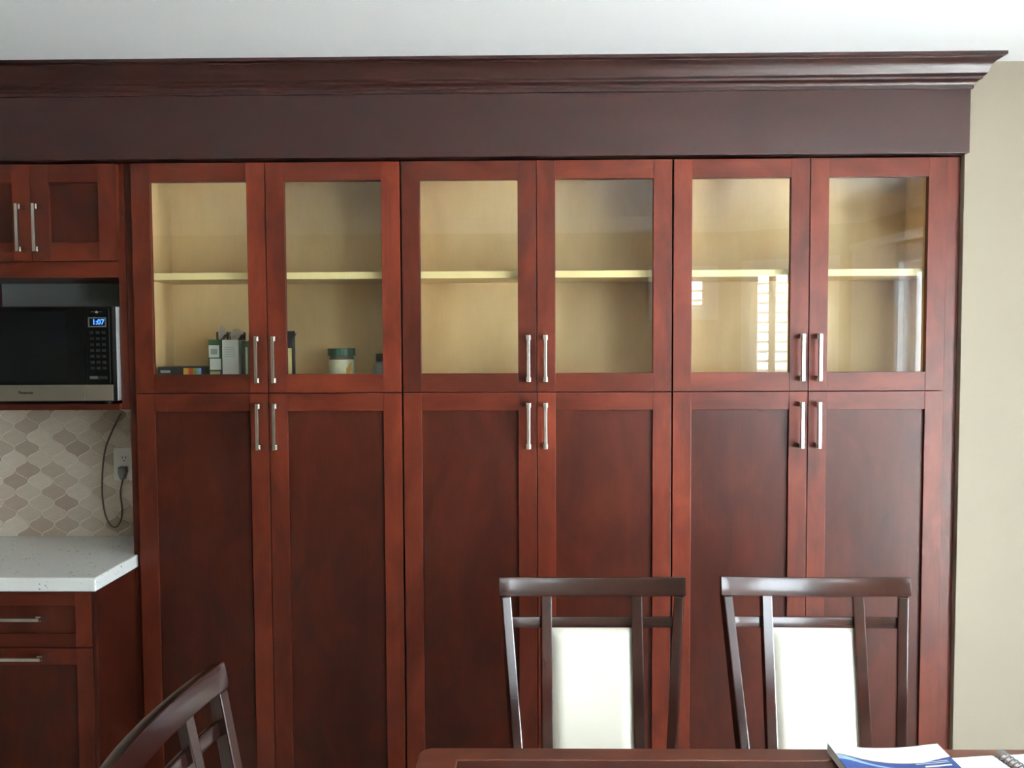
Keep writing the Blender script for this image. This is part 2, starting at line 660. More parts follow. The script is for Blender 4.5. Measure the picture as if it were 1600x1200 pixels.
def window(name, start, theta, op, panels):
    x0, x1, z0, z1 = op
    bm = bmesh.new()
    frame_pieces(bm, x0 - 0.06, x1 + 0.06, z0 - 0.06, z1 + 0.06, 0.06, -0.018, 0)
    frame_pieces(bm, x0, x1, z0, z1, 0.02, 0, 0.13)
    o = obj(name, bm, 'white_trim', bevel=0.002)
    o.location = (start[0], start[1], 0)
    o.rotation_euler = (0, 0, theta)
    tag(o, kind='structure')
    bobj('window_pane', (x0 + .02, x1 - .02, 0.10, 0.104, z0 + .02, z1 - .02), 'window_glass', o, local=True)
    pw = (x1 - x0 - 0.04) / max(panels, 1)
    lm = None
    for k in range(panels):
        a = x0 + 0.02 + k * pw
        bm = bmesh.new()
        frame_pieces(bm, a + .001, a + pw - .001, z0 + .022, z1 - .022, 0.022, 0.012, 0.040)
        sh = obj('shutter_panel', bm, 'white_trim', o, local=True)
        WL[sh.name] = Vector((0, 0, 0))
        n = int((z1 - z0 - 0.10) / 0.066)
        for j in range(n):
            z = z0 + 0.075 + j * 0.066
            if lm is None:
                bm = bmesh.new()
                prism(bm, [(-0.032, 0), (0, -0.0055), (0.032, 0), (0, 0.0055)], 0, -(pw - .05) / 2, (pw - .05) / 2)
                lo = obj('louver', bm, 'white_trim', sh, local=True)
                lm = lo.data
            else:
                lo = bpy.data.objects.new('louver', lm)
                COL.objects.link(lo)
                lo.parent = sh
            lo.location = (a + pw / 2, 0.026, z)
            lo.rotation_euler = (R(18), 0, 0)
    portal('daylight_' + name + '_offscreen', o.matrix_basis @ Vector(((x0 + x1) / 2, 0.12, (z0 + z1) / 2)), theta, x1 - x0, z1 - z0)
    return o


window('window_1', SE0, SE_T, WIN1, 6)
window('window_2', SE1, R(180), WIN2, 2)

# sliding patio door in the east wall
pd_ = empty('door_1', (XE, 0, 0))
tag(pd_, kind='structure')
pd_.rotation_euler = (0, 0, R(-90))
a, b, z0, z1 = PATIO
bm = bmesh.new()
frame_pieces(bm, a - .06, b + .06, z0 - .02, z1 + .06, 0.06, -0.018, 0)
frame_pieces(bm, a, b, z0, z1, 0.035, 0, 0.13)
obj('door_frame', bm, 'white_vinyl', pd_, bevel=0.002, local=True)
mid = (a + b) / 2
for (s, e, y) in ((a + .03, mid + .03, 0.035), (mid - .03, b - .03, 0.08)):
    bm = bmesh.new()
    frame_pieces(bm, s, e, z0 + .035, z1 - .035, 0.06, y, y + .035)
    sl = obj('sliding_panel', bm, 'white_vinyl', pd_, bevel=0.002, local=True)
    WL[sl.name] = Vector((0, 0, 0))
    bobj('door_pane', (s + .06, e - .06, y + .015, y + .020, z0 + .095, z1 - .095), 'window_glass', sl, local=True)
bobj('door_handle', (mid - .02, mid + .005, 0.005, 0.035, 0.95, 1.15), 'white_vinyl', pd_, bevel=0.004, local=True)
portal('daylight_patio_door_offscreen', (XE + 0.13, -(a + b) / 2, (z0 + z1) / 2), R(-90), b - a, z1 - z0)

# vertical blind drawn back beside the patio door
vb = thing('vertical_blind', (XE - 0.06, -2.48, 0), 'white vertical blind drawn back beside the sliding patio door', 'blind')
bobj('head_rail', (XE - 0.10, XE - 0.02, -2.73, -1.12, 2.16, 2.20), 'white_vinyl', vb, 0.003)
for k in range(9):
    y = -2.70 + k * 0.05
    bm = bmesh.new()
    box(bm, -0.040, 0.040, -0.001, 0.001, 0.05, 2.16)
    v = obj('vane', bm, 'white_vinyl', vb, local=True)
    v.location = (0, y + 2.48, 0)
    v.rotation_euler = (0, 0, R(62))

tag(bobj('garden_ground', (XE + .16, 14, -14, 8, -0.3, -0.2), 'patio_stone'), kind='structure')
tag(bobj('garden_ground_west', (-14, XWEST - .16, YS - .16, 8, -0.3, -0.2), 'patio_stone'), kind='structure')
tag(bobj('garden_ground_south', (-14, XE + .16, -14, YS - .16, -0.3, -0.2), 'patio_stone'), kind='structure')

# ------------------------------------------------------------------ cabinets
DW = 0.424
ZS, ZT, ZB = 1.4332, 2.154, 0.115
HM = {}


def handle(door, x, z0, z1, y):
    """square bar pull on two square posts, standing off the door"""
    key = round(z1 - z0, 3)
    if key not in HM:
        h = z1 - z0
        bm = bmesh.new()
        box(bm, -.0075, .0075, -.030, 0.001, 0, .0155)
        box(bm, -.0075, .0075, -.030, 0.001, h - .0155, h)
        box(bm, -.0050, .0050, -.041, -.029, 0.0, h)
        o = obj('handle', bm, 'nickel', door, bevel=0.0012, local=True)
        HM[key] = o.data
    else:
        o = bpy.data.objects.new('handle', HM[key])
        COL.objects.link(o)
        o.parent = door
    o.location = Vector((x, y, z0)) - WL[door.name]
    return o


def bar_handle(door, x0, x1, z, y):
    bm = bmesh.new()
    for a in (x0, x1 - .0155):
        box(bm, a, a + .0155, y - .030, y + .001, z - .0075, z + .0075)
    box(bm, x0, x1, y - .041, y - .029, z - .005, z + .005)
    return obj('handle', bm, 'nickel', door, bevel=0.0012)


def board_tone(o, k):
    o.color = (k, k, k, 1)
    return o


# tone factor of each board: left stile, right stile, bottom rail, top rail, panel
TONE_UP = [(.62, .92, .62, .62, 1), (.92, 1.2, .85, .85, 1), (.62, .72, .62, .62, 1), (.80, 1.0, .85, .85, 1), (1.0, .85, .92, .92, 1), (.85, .80, .85, .85, 1)]
TONE_LO = [(.72, .80, .72, .72, 1), (.80, 1.0, .72, .72, 1), (1.0, .92, .85, .85, 1), (1.05, 1.05, .95, .95, 1), (1.05, .95, .95, .95, 1), (.80, .80, .80, .80, 1)]
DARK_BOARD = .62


def shaker(cab, x0, x1, z0, z1, y, pane=False, tone=(1, 1, 1, 1, 1), *, hx=None, hz=None, st=0.0575, rail=0.0575, name='door', yaw=0.0, up=0.0):
    """five-piece door: two stiles, two rails and a recessed panel or a glass pane"""
    d = empty(name, ((x0 + x1) / 2, y, z0), cab)
    t = 0.020
    for k, (a, b) in enumerate(((x0, x0 + st), (x1 - st, x1))):
        board_tone(bobj('stile', (a, b, y, y + t, z0, z1), 'cherry_upright', d, 0.0012), tone[k])
    for k, (a, b) in enumerate(((z0, z0 + rail), (z1 - rail, z1))):
        board_tone(bobj('rail', (x0 + st, x1 - st, y + .0003, y + t, a, b), 'cherry_level', d, 0.0008), tone[2 + k])
    if pane:
        cx, cz = (x0 + x1) / 2, (z0 + z1) / 2
        hw, hh = (x1 - x0) / 2 - st - .0003, (z1 - z0) / 2 - rail - .0003
        bm = bmesh.new()
        box(bm, -hw, hw, -.0015, .0015, -hh, hh)
        p = obj('glass_pane', bm, 'cabinet_glass', d, local=True)
        p.location = Vector((cx, y + .011, cz)) - WL[d.name]
        p.rotation_euler = (up, 0, yaw)
    else:
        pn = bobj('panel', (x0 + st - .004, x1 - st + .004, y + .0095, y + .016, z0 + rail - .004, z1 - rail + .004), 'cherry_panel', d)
        board_tone(pn, tone[4])
    if hx is not None:
        handle(d, hx, hz[0], hz[1], y)
    return d


TALL_LABEL = ['cherry tall pantry cabinet holding boxes and a jar behind glass, beside the microwave nook',
              'cherry tall pantry cabinet with empty glass cupboard, between the two other tall cabinets',
              'cherry tall pantry cabinet with window reflections in its glass, against the beige wall']
PANE_YAW = {5: R(2.4)}
PANE_UP = {}
YB = 0.262
for u in range(3):
    xa = (-3 + 2 * u) * DW
    xb = xa + 2 * DW
    c = thing('pantry_cabinet', ((xa + xb) / 2, 0.15, 0), TALL_LABEL[u], 'cabinet', 'tall pantry cabinets')
    xl = -1.298 if u == 0 else xa + 0.0005
    xr = xb - 0.0005
    board_tone(bobj('side_panel', (xl, (xa + 0.018), 0.0205 if u == 0 else 0.0236, YB + .018, 0.0, 2.158), 'maple' if u else 'cherry_upright', c), DARK_BOARD if u == 0 else 1)
    if u == 0:
        bobj('side_lining', (xa + .018, xa + .020, 0.024, YB, ZS + .012, 2.14), 'maple', c)
    bobj('side_panel', (xb - 0.018, xr, 0.0236, YB + .018, 0.0, 2.158), 'maple', c)
    bobj('back_panel', (xa + .018, xb - .018, YB, YB + .018, 0.1, 2.158), 'maple', c)
    bobj('top_panel', (xa + .018, xb - .018, 0.0236, YB, 2.140, 2.158), 'maple', c)
    bobj('cupboard_floor', (xa + .018, xb - .018, 0.0236, YB, ZS - .006, ZS + .012), 'maple', c)
    bobj('bottom_panel', (xa + .018, xb - .018, 0.0236, YB, ZB - .01, ZB + .010), 'maple', c)
    sh = bobj('shelf', (xa + .020, xb - .020, 0.042, YB, 1.794, 1.8155), 'maple', c)
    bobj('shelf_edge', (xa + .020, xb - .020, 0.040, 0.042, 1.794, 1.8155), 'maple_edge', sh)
    bobj('toe_kick', (xa + .001, xb - .001, 0.075, 0.09, 0, ZB - .01), 'dark_edge', c)
    bm = bmesh.new()
    for (p, q) in ((xa + .0005, xa + .017), (xb - .017, xb - .0005), (xa + DW - .012, xa + DW + .012)):
        box(bm, p, q, 0.0198 + .0012, 0.0235, ZB - .01, ZS + .004)
    for (p, q) in ((xa + .0005, xa + .017), (xb - .017, xb - .0005), (xa + DW - .010, xa + DW + .010)):
        box(bm, p, q, 0.0198 + .0012, 0.0235, ZS + .004, 2.158)
    box(bm, xa + .0005, xb - .0005, 0.0212, 0.0235, ZS - .01, ZS + .014)
    box(bm, xa + .0005, xb - .0005, 0.0212, 0.0235, 2.138, 2.158)
    obj('edge_banding', bm, 'dark_edge', c)
    for k in range(2):
        i = 2 * u + k
        g0 = 0.0028 if k == 0 else 0.0012
        g1 = 0.0012 if k == 0 else 0.0028
        x0, x1 = xa + k * DW + g0, xa + (k + 1) * DW - g1
        hx = x1 - .0258 if k == 0 else x0 + .0245
        shaker(c, x0, x1, ZS + .0012, ZT, 0.0, True, TONE_UP[i], hx=hx, hz=(1.466, 1.612), rail=.058, name='glass_door', yaw=PANE_YAW.get(i, 0), up=PANE_UP.get(i, 0))
        shaker(c, x0, x1, ZB, ZS - .0015, 0.0, False, TONE_LO[i], hx=hx, hz=(1.2565, 1.4010), rail=.056, name='door')
    if u == 2:
        board_tone(bobj('filler_strip', (xb, 1.318, 0.0205, 0.04, 0.0, 2.158), 'cherry_upright', c, 0.001), .80)

# cupboard with an open nook below, left of the pantry cabinets
UX0, UX1 = -1.884, -1.300
c = thing('upper_cabinet', ((UX0 + UX1) / 2, 0.15, 1.381), 'cherry wall cabinet with two small doors above the open microwave nook', 'cabinet')
board_tone(bobj('side_panel', (UX1 - .024, UX1, 0.0205, YW, 1.381, 2.158), 'cherry_upright', c, 0.001), DARK_BOARD)
board_tone(bobj('side_panel', (UX0, UX0 + .024, 0.0205, YW, 1.381, 2.158), 'cherry_upright', c, 0.001), DARK_BOARD)
board_tone(bobj('nook_shelf', (UX0 + .024, UX1 - .024, 0.002, YW, 1.381, 1.4005), 'cherry_level', c, 0.001), DARK_BOARD)
board_tone(bobj('nook_ceiling', (UX0 + .024, UX1 - .024, 0.0205, YW, 1.801, 1.855), 'cherry_level', c, 0.001), DARK_BOARD)
bobj('top_panel', (UX0 + .024, UX1 - .024, 0.0205, YW, 2.130, 2.158), 'cherry_level', c)
bobj('back_panel', (UX0 + .024, UX1 - .024, YW - .02, YW, 1.855, 2.130), 'maple', c)
for k, (x0, x1) in enumerate(((-1.8595, -1.5890), (-1.5868, -1.3165))):
    shaker(c, x0, x1, 1.852, ZT, 0.0, False, (DARK_BOARD, .80, DARK_BOARD, DARK_BOARD, 1), hx=(x1 - .0235) if k == 0 else (x0 + .0275), hz=(1.879, 2.0265), name='door')

# fascia and crown along the top
cor = thing('cornice', (-0.4, 0.0, 2.158), 'dark cherry fascia board with crown moulding running along the ceiling over the cabinets', 'cornice')
FX0, FX1, FY = -2.17, 1.3205, -0.028
bobj('fascia_board', (FX0, FX1, FY, -0.008, 2.1605, 2.372), 'cherry_cornice', cor, 0.0015)
bobj('soffit_board', (FX0, 1.318, -0.008, YW, 2.1605, 2.20), 'cherry_cornice', cor)
prof = [(0.0, 2.352), (0.006, 2.3525), (0.0065, 2.362), (0.009, 2.3625), (0.010, 2.368), (0.016, 2.3735), (0.0235, 2.377), (0.0245, 2.383),
        (0.030, 2.386), (0.0345, 2.393), (0.037, 2.402), (0.041, 2.412), (0.049, 2.421), (0.060, 2.428), (0.0605, 2.431), (0.071, 2.4335), (0.0715, CEIL), (0.0, CEIL)]
bm = bmesh.new()
rows = []
for d, z in prof:
    rows.append([bm.verts.new((FX0, FY - d, z)), bm.verts.new((FX1 + d, FY - d, z)), bm.verts.new((FX1 + d, 0.001, z))])
for p, q in zip(rows, rows[1:] + rows[:1]):
    for i in range(2):
        bm.faces.new((p[i], p[i + 1], q[i + 1], q[i]))
bm.faces.new([r[0] for r in rows])
bm.faces.new([r[2] for r in rows][::-1])
obj('crown_moulding', bm, 'cherry_cornice', cor, smooth=True)

# ------------------------------------------------------------------ base cabinets, counter, backsplash
BY = -0.24
ends = [(-1.735, -1.294), (-2.170, -1.737)]
for n, (x0, x1) in enumerate(ends):
    lab = ['cherry drawer base cabinet under the white counter, touching the tall pantry cabinet',
           'cherry drawer base cabinet at the far end of the white counter'][n]
    c = thing('base_cabinet', ((x0 + x1) / 2, 0.0, 0), lab, 'cabinet', 'drawer base cabinets')
    bm = bmesh.new()
    q = .0045 if n == 0 else 0.0
    prism(bm, [(x1 - .013, BY + .001), (x1, BY + .001), (x1, .0195), (x1 - q, .0195), (x1 - q, YW), (x1 - .013, YW)] if q else
          [(x1 - .013, BY + .001), (x1, BY + .001), (x1, YW), (x1 - .013, YW)], 2, 0, .873)
    obj('side_panel', bm, 'cherry_panel', c, 0.001)
    bobj('side_panel', (x0, x0 + .013, BY + .001, YW, 0, .873), 'cherry_upright', c, 0.001)
    bobj('back_panel', (x0 + .013, x1 - .013, YW - .02, YW, 0.1, .873), 'maple', c)
    bobj('face_frame', (x0 + .013, x1 - .013, BY + .021, BY + .03, 0.1, .873), 'dark_edge', c)
    bobj('toe_kick', (x0 + .013, x1 - .013, BY + .075, BY + .09, 0, 0.1), 'dark_edge', c)
    for (z0, z1, hz) in ((0.7025, 0.866, 0.796), (0.105, 0.6995, 0.6795)):
        d = shaker(c, x0 + .0145, x1 - .0145, z0, z1, BY, False, (.80, .80, .72, .72, 1), st=.048, rail=.040 if z0 > .6 else .05, name='drawer')
        bar_handle(d, x1 - .148 - .16, x1 - .148, hz, BY)

bm = bmesh.new()
prism(bm, [(-2.17, YW), (-2.17, -.26), (-1.284, -.26), (-1.284, 0.0195), (-1.2995, 0.0195), (-1.2995, YW)], 2, .873, .914)
o = obj('countertop', bm, 'quartz', None, bevel=0.005, seg=3)
tag(o, 'white speckled quartz countertop beside the tall pantry cabinet', 'countertop')

# backsplash: lantern shaped stone tiles set proud of the grout
BX0, BX1, BZ0, BZ1 = -2.17, -1.2995, 0.914, 1.381
bs = bobj('backsplash_grout', (BX0, BX1, YW - .004, YW + .001, BZ0, BZ1), 'grout')
tag(bs, kind='structure')
PX, PZ = 0.0895, 0.0774


def tile_outline(sc=0.945):
    a, b = PX / 2, PZ / 2
    q = []
    n = 9
    for i in range(n + 1):
        t = i / n
        q.append((a * (t - 0.92 * math.sin(2 * math.pi * t) / (2 * math.pi)), b * (1 - t)))
    pts = q[:-1]
    pts += [(x, -z) for x, z in q[::-1]][:-1]
    pts += [(-x, -z) for x, z in q][:-1]
    pts += [(-x, z) for x, z in q[::-1]][:-1]
    return [(x * sc, z * sc) for x, z in pts]


def clip(pts, f):
    out = []
    for i in range(len(pts)):
        p, q = pts[i], pts[(i + 1) % len(pts)]
        fp, fq = f(p), f(q)
        if fp >= 0:
            out.append(p)
        if fp * fq < 0:
            t = fp / (fp - fq)
            out.append((p[0] + (q[0] - p[0]) * t, p[1] + (q[1] - p[1]) * t))
    return out


TO = tile_outline()
TMESH = None
row = 0
z = 0.955 - PZ
while z < BZ1 + PZ / 2:
    x = -1.832 - 5 * PX + (PX / 2 if row % 2 else 0)
    while x < BX1 + PX / 2:
        full = x - PX / 2 > BX0 and x + PX / 2 < BX1 and z - PZ / 2 > BZ0 and z + PZ / 2 < BZ1
        pts = TO
        if not full:
            for f in (lambda p: p[0] + x - BX0 - .001, lambda p: BX1 - .001 - p[0] - x, lambda p: p[1] + z - BZ0 - .001, lambda p: BZ1 - .001 - p[1] - z):
                pts = clip(pts, f)
                if len(pts) < 3:
                    break
        if len(pts) >= 3:
            if full and TMESH:
                t = bpy.data.objects.new('tile', TMESH)
                COL.objects.link(t)
                t.parent = bs
            else:
                bm = bmesh.new()
                prism(bm, pts, 1, -.0022, 0.0)
                t = obj('tile', bm, 'stone_tile', bs, local=True)
                if full:
                    TMESH = t.data
            t.location = (x, YW - .004 + random.uniform(-.0005, .0003), z)
        x += PX
    z += PZ / 2
    row += 1
YT = YW - .0062

# wall socket with plugged cord
so = thing('wall_outlet', (-1.4415, YT, 1.1125), 'white wall socket plate on the tiled backsplash', 'outlet')
bm = bmesh.new()
box(bm, -1.479, -1.404, YT - .005, YT + .002, 1.1125, 1.2275)
obj('cover_plate', bm, 'outlet_white', so, bevel=0.002)
for zc in (1.1505, 1.190):
    bm = bmesh.new()
    lathe_pts = [(math.cos(t) * .0165, max(-.0125, min(.0125, math.sin(t) * .0165))) for t in [i * math.pi / 12 for i in range(24)]]
    prism(bm, [(-1.4415 + p[0], zc + p[1]) for p in lathe_pts], 1, YT - .0065, YT - .004)
    s_ = obj('socket', bm, 'outlet_white', so)
    bm = bmesh.new()
    box(bm, -1.4487, -1.4462, YT - .0068, YT - .006, zc - .0005, zc + .0075)
    box(bm, -1.4368, -1.4343, YT - .0068, YT - .006, zc - .0005, zc + .0075)
    lathe2 = [(-1.4415 + .0024 * math.cos(t), zc - .007 + .0024 * math.sin(t)) for t in [i * math.pi / 6 for i in range(12)]]
    prism(bm, lathe2, 1, YT - .0068, YT - .006)
    obj('slots', bm, 'slot_black', s_)


def px_on_y(u, v, yv):
    d = fw * FPX + r2 * (u - 800) + u2 * (600 - v)
    t = (yv - CAM_LOC[1]) / d.y
    return Vector(CAM_LOC) + d * t


pc = thing('power_cord', (-1.44, YT - .012, 1.15), 'grey power cord looping from the wall socket up behind the microwave shelf', 'cord')
pts = [(189, 646), (184, 655), (175, 674), (165, 700), (160.5, 730), (159.5, 758), (160.5, 782), (165, 806), (173, 821), (182, 823), (189, 812), (190.5, 794), (188, 772), (190, 757), (193, 744)]
path = smooth_path([px_on_y(u, v, YT - .010) for u, v in pts])
path += [path[-1] + Vector((0.0, -0.006, 0.006))]
bm = bmesh.new()
tube(bm, path, .0027, 8)
obj('cable', bm, 'cord_grey', pc, smooth=True)
bm = bmesh.new()
prism(bm, [(-1.454, 1.163), (-1.429, 1.163), (-1.428, 1.143), (-1.434, 1.126), (-1.440, 1.118), (-1.446, 1.118), (-1.451, 1.128), (-1.455, 1.143)], 1, YT - .030, YT - .0055)
obj('plug', bm, 'plug_grey', pc, bevel=0.004)

# ------------------------------------------------------------------ microwave
MX0, MX1, MZ0, MZ1, MY = -1.848, -1.3275, 1.4005, 1.7085, -0.030
mw = thing('microwave', ((MX0 + MX1) / 2, 0.1, MZ0), 'black and stainless steel microwave oven in the cabinet nook', 'microwave')
bobj('case', (MX0, MX1, MY + .033, 0.272, MZ0 + .010, MZ1), 'case_metal', mw, 0.003)
bobj('front_frame', (MX0 + .001, MX1 - .0008, MY + .006, MY + .033, MZ0 + .010, MZ1 + .0005), 'black_plastic', mw, 0.002)
for x in (MX0 + .04, MX1 - .04):
    for y in (0.02, 0.24):
        bm = bmesh.new()
        lathe(bm, [(.012, MZ0), (.014, MZ0 + .011)], x, y, 12)
        obj('foot', bm, 'black_plastic', mw)
MC = -1.414
MB = 1.463
d = empty('door', ((MX0 + MC) / 2, MY, MZ0 + .012), mw)
bobj('door_glass', (MX0 + .003, MC - .0008, MY, MY + .008, MB, MZ1 - .002), 'black_glass', d, 0.0015)
bobj('viewing_window', (MX0 + .05, -1.468, MY - .0006, MY + .002, MB + .012, MZ1 - .016), 'window_mesh', d)
bobj('steel_strip', (MX0 + .003, MC - .0008, MY - .001, MY + .008, MZ0 + .0125, MB), 'steel', d, 0.0015)
text('lettering', 'Panasonic', 0.0118, (-1.6025, MY - .0012, MZ0 + .0385), 'print_dark', d)
cp = empty('control_panel', ((MX1 + MC) / 2, MY, MZ0 + .012), mw)
bobj('panel_face', (MC + .0008, MX1 - .001, MY + .0002, MY + .008, MB, MZ1 - .002), 'black_glass', cp, 0.0015)
bobj('panel_edge', (MX1 - .0085, MX1 - .006, MY - .0006, MY + .002, MB + .004, MZ1 - .006), 'button_grey', cp)
bobj('steel_strip', (MC + .0008, MX1 - .001, MY - .001, MY + .008, MZ0 + .0125, MB), 'steel', cp, 0.0015)
DX0, DX1, DZ0, DZ1 = -1.4005, -1.3435, 1.643, 1.674
bm = bmesh.new()
frame_pieces(bm, DX0, DX1, DZ0, DZ1, .0042, MY - .0012, MY + .001)
obj('display_frame', bm, 'display_frame', cp)
bobj('display', (DX0 + .004, DX1 - .004, MY - .0006, MY + .001, DZ0 + .004, DZ1 - .004), 'display_dark', cp)
text('clock_digits', '1:07', 0.0225, (-1.3685, MY - .0009, 1.6585), 'blue_digits', cp)
bm = bmesh.new()
box(bm, -1.391, -1.380, MY - .0004, MY + .001, 1.690, 1.6915)
box(bm, -1.366, -1.356, MY - .0004, MY + .001, 1.690, 1.6915)
prism(bm, [(-1.373 + .0055 * math.cos(i * math.pi / 6), 1.690 + .004 * math.sin(i * math.pi / 6)) for i in range(12)], 1, MY - .0004, MY + .001)
obj('emblem', bm, 'print_grey', cp)
bmesh_btn = None
for rr in range(7):
    for cc in range(3):
        x = -1.390 + cc * .0185
        z = 1.626 - rr * .0185
        if bmesh_btn is None:
            bm = bmesh.new()
            box(bm, -.0058, .0058, 0, .001, -.0042, .0042)
            bb = obj('button', bm, 'button_grey', cp, local=True)
            bmesh_btn = bb.data
        else:
            bb = bpy.data.objects.new('button', bmesh_btn)
            COL.objects.link(bb)
            bb.parent = cp
        bb.location = Vector((x, MY - .0006, z)) - WL[cp.name]
bobj('start_button', (-1.400, -1.374, MY - .0006, MY + .001, 1.481, 1.490), 'print_grey', cp)
bobj('stop_button', (-1.370, -1.345, MY - .0006, MY + .001, 1.481, 1.490), 'button_grey', cp)

# ------------------------------------------------------------------ provisions behind the left glass doors
ZF = ZS + .012


def at(u, y):
    return px_on_y(u, 560, y).x


# flat dark box with coloured squares on its end
x0, x1 = at(246.5, .075), at(326, .09) - .0005
c = thing('flat_box', ((x0 + x1) / 2, .15, ZF), 'flat dark cardboard box with coloured squares lying behind the glass', 'box')
zt = 1.515
bobj('carton', (x0, x1, .075, .225, ZF, zt), 'card_dark', c, 0.001)
zb = zt - .048
for (f0, f1, mt) in ((.52, .625, 'label_amber'), (.625, .715, 'label_red'), (.715, .80, 'label_leaf'), (.80, .88, 'label_sky')):
    bobj('colour_square', (x0 + (x1 - x0) * f0, x0 + (x1 - x0) * f1, .0744, .076, zb, zt - .004), mt, c)
bobj('title_print', (x0 + .008, x0 + .040, .0744, .076, zt - .019, zt - .011), 'label_pale', c)


def open_box(name, x0, x1, y0, y1, z1, mat, label, flap_mat='card_brown', rot=0.0):
    """cardboard box with thin walls, torn flaps standing up at the top"""
    cx, cy = (x0 + x1) / 2, (y0 + y1) / 2
    c = thing(name, (cx, cy, ZF), label, 'box', 'opened food boxes in the left glass cupboard')
    h = z1 - ZF
    w, dd = (x1 - x0) / 2, (y1 - y0) / 2
    bm = bmesh.new()
    t = .0015
    box(bm, -w, w, -dd, -dd + t, 0, h)
    box(bm, -w, w, dd - t, dd, 0, h)
    box(bm, -w, -w + t, -dd + t, dd - t, 0, h)
    box(bm, w - t, w, -dd + t, dd - t, 0, h)
    box(bm, -w + t, w - t, -dd + t, dd - t, 0, t)
    obj('carton', bm, mat, c, local=True)
    # rear flap upright, side flap folded out
    bm = bmesh.new()
    box(bm, -w, w, dd - t, dd, h, h + .026)
    obj('flap', bm, flap_mat, c, local=True)
    bm = bmesh.new()
    f = [bm.verts.new(p) for p in ((w - t, -dd, h), (w - t, dd * .6, h), (w + .006, dd * .5, h + .02), (w + .008, -dd * .8, h + .017))]
    g = [bm.verts.new(p) for p in ((w, -dd, h), (w, dd * .6, h), (w + .0075, dd * .5, h + .02), (w + .0095, -dd * .8, h + .017))]
    bm.faces.new(f)
    bm.faces.new(g[::-1])
    for i in range(4):
        bm.faces.new((f[i], f[(i + 1) % 4], g[(i + 1) % 4], g[i]))
    obj('flap', bm, flap_mat, c, local=True)
    c.rotation_euler = (0, 0, rot)
    return c, w, dd, h


def crumpled_bag(c, cx, cy, z, r, hgt, seed):
    rnd = random.Random(seed)
    bm = bmesh.new()
    bmesh.ops.create_icosphere(bm, subdivisions=3, radius=1)
    for v in bm.verts:
        k = 0.75 + rnd.random() * 0.42
        v.co = Vector((cx + v.co.x * r * k, cy + v.co.y * r * .6 * k, z + v.co.z * hgt * k))
    return obj('inner_bag', bm, 'bag_silver', c, local=True)


c, w, dd, h = open_box('food_box', at(326, .09), at(346.5, .09), .09, .165, 1.603, 'card_green', 'narrow green food box with pale printed patches, torn open')
bobj('label', (-w + .001, w - .008, -dd - .0006, -dd + .001, h - .058, h - .018), 'card_white', c, local=True)
bobj('label', (-w + .004, w - .002, -dd - .0006, -dd + .001, h - .098, h - .062), 'card_white', c, local=True)
bobj('bar_code', (-w + .008, w - .014, -dd - .0010, -dd + .001, h - .048, h - .03), 'label_pale', c, local=True)
bobj('stripe', (-w + .004, w - .006, -dd - .0006, -dd + .001, h - .128, h - .104), 'print_yellow', c, local=True)
crumpled_bag(c, .014, -.005, h + .014, .013, .030, 3)
c, w, dd, h = open_box('cereal_box', at(347.5, .075), at(373, .075), .075, .15, 1.602, 'card_white', 'white food box with a plain printed side, torn open on top')
for k in range(5):
    bobj('print_line', (-w + .006, w - .012, -dd - .0005, -dd + .001, h - .026 - k * .007, h - .0245 - k * .007), 'label_pale', c, local=True)
crumpled_bag(c, .010, .0, h + .014, .020, .022, 5)
c, w, dd, h = open_box('snack_box', at(378, .085), at(389, .085), .085, .16, 1.598, 'card_green', 'green food box with white patches next to the plain white box')
bobj('label', (-w + .012, w - .004, -dd - .0006, -dd + .001, h - .13, h - .02), 'card_white', c, local=True)
c, w, dd, h = open_box('orange_box', at(394, .10), at(408, .10), .10, .17, 1.597, 'card_orange', 'orange food box mostly hidden behind the meeting door stiles')
c, w, dd, h = open_box('tall_dark_box', at(438, .09), at(457, .09), .09, .125, 1.604, 'card_dark', 'slim dark food box with a cream printed front beside the jar', 'card_dark')
bobj('front_print', (-w + .002, w - .0025, -dd - .0006, -dd + .001, .01, h - .030), 'print_yellow', c, local=True)

# jar with a green lid
jx = (at(509.5, .10) + at(552, .10)) / 2
c = thing('jar', (jx, .13, ZF), 'round jar with green screw lid and pale paper label', 'jar')
bm = bmesh.new()
jr = .0415
lathe(bm, [(.036, 0), (jr - .001, .004), (jr, .010), (jr, .088), (.038, .098), (.038, .104)], 0, 0, 32)
obj('glass_body', bm, 'card_brown', c, smooth=True, local=True)
bm = bmesh.new()
lathe(bm, [(jr + .0006, .014), (jr + .0006, .091)], 0, 0, 32)
obj('paper_label', bm, 'jar_paper', c, smooth=True, local=True)
bm = bmesh.new()
n = 48
prf = []
for i in range(n):
    rr = .0445 + (.0006 if i % 2 else 0)
    prf.append((rr * math.cos(2 * math.pi * i / n), rr * math.sin(2 * math.pi * i / n)))
prism(bm, prf, 2, .103, .1275)
obj('lid', bm, 'lid_green', c, bevel=0.0015, local=True)
bm = bmesh.new()
for k in range(3):
    a0 = -math.pi / 2 + .55 + k * .16
    q = [(a0, .03 + .012 * k), (a0 + .16, .03 + .012 * k), (a0 + .16, .065 + .008 * k), (a0, .065 + .008 * k)]
    f = [bm.verts.new(((jr + .0012) * math.cos(t), (jr + .0012) * math.sin(t), zz)) for t, zz in q]
    g = [bm.verts.new(((jr + .0002) * math.cos(t), (jr + .0002) * math.sin(t), zz)) for t, zz in q]
    bm.faces.new(f)
    bm.faces.new(g[::-1])
    for i in range(4):
        bm.faces.new((f[i], f[(i + 1) % 4], g[(i + 1) % 4], g[i]))
obj('label_picture', bm, 'label_amber', c, local=True)

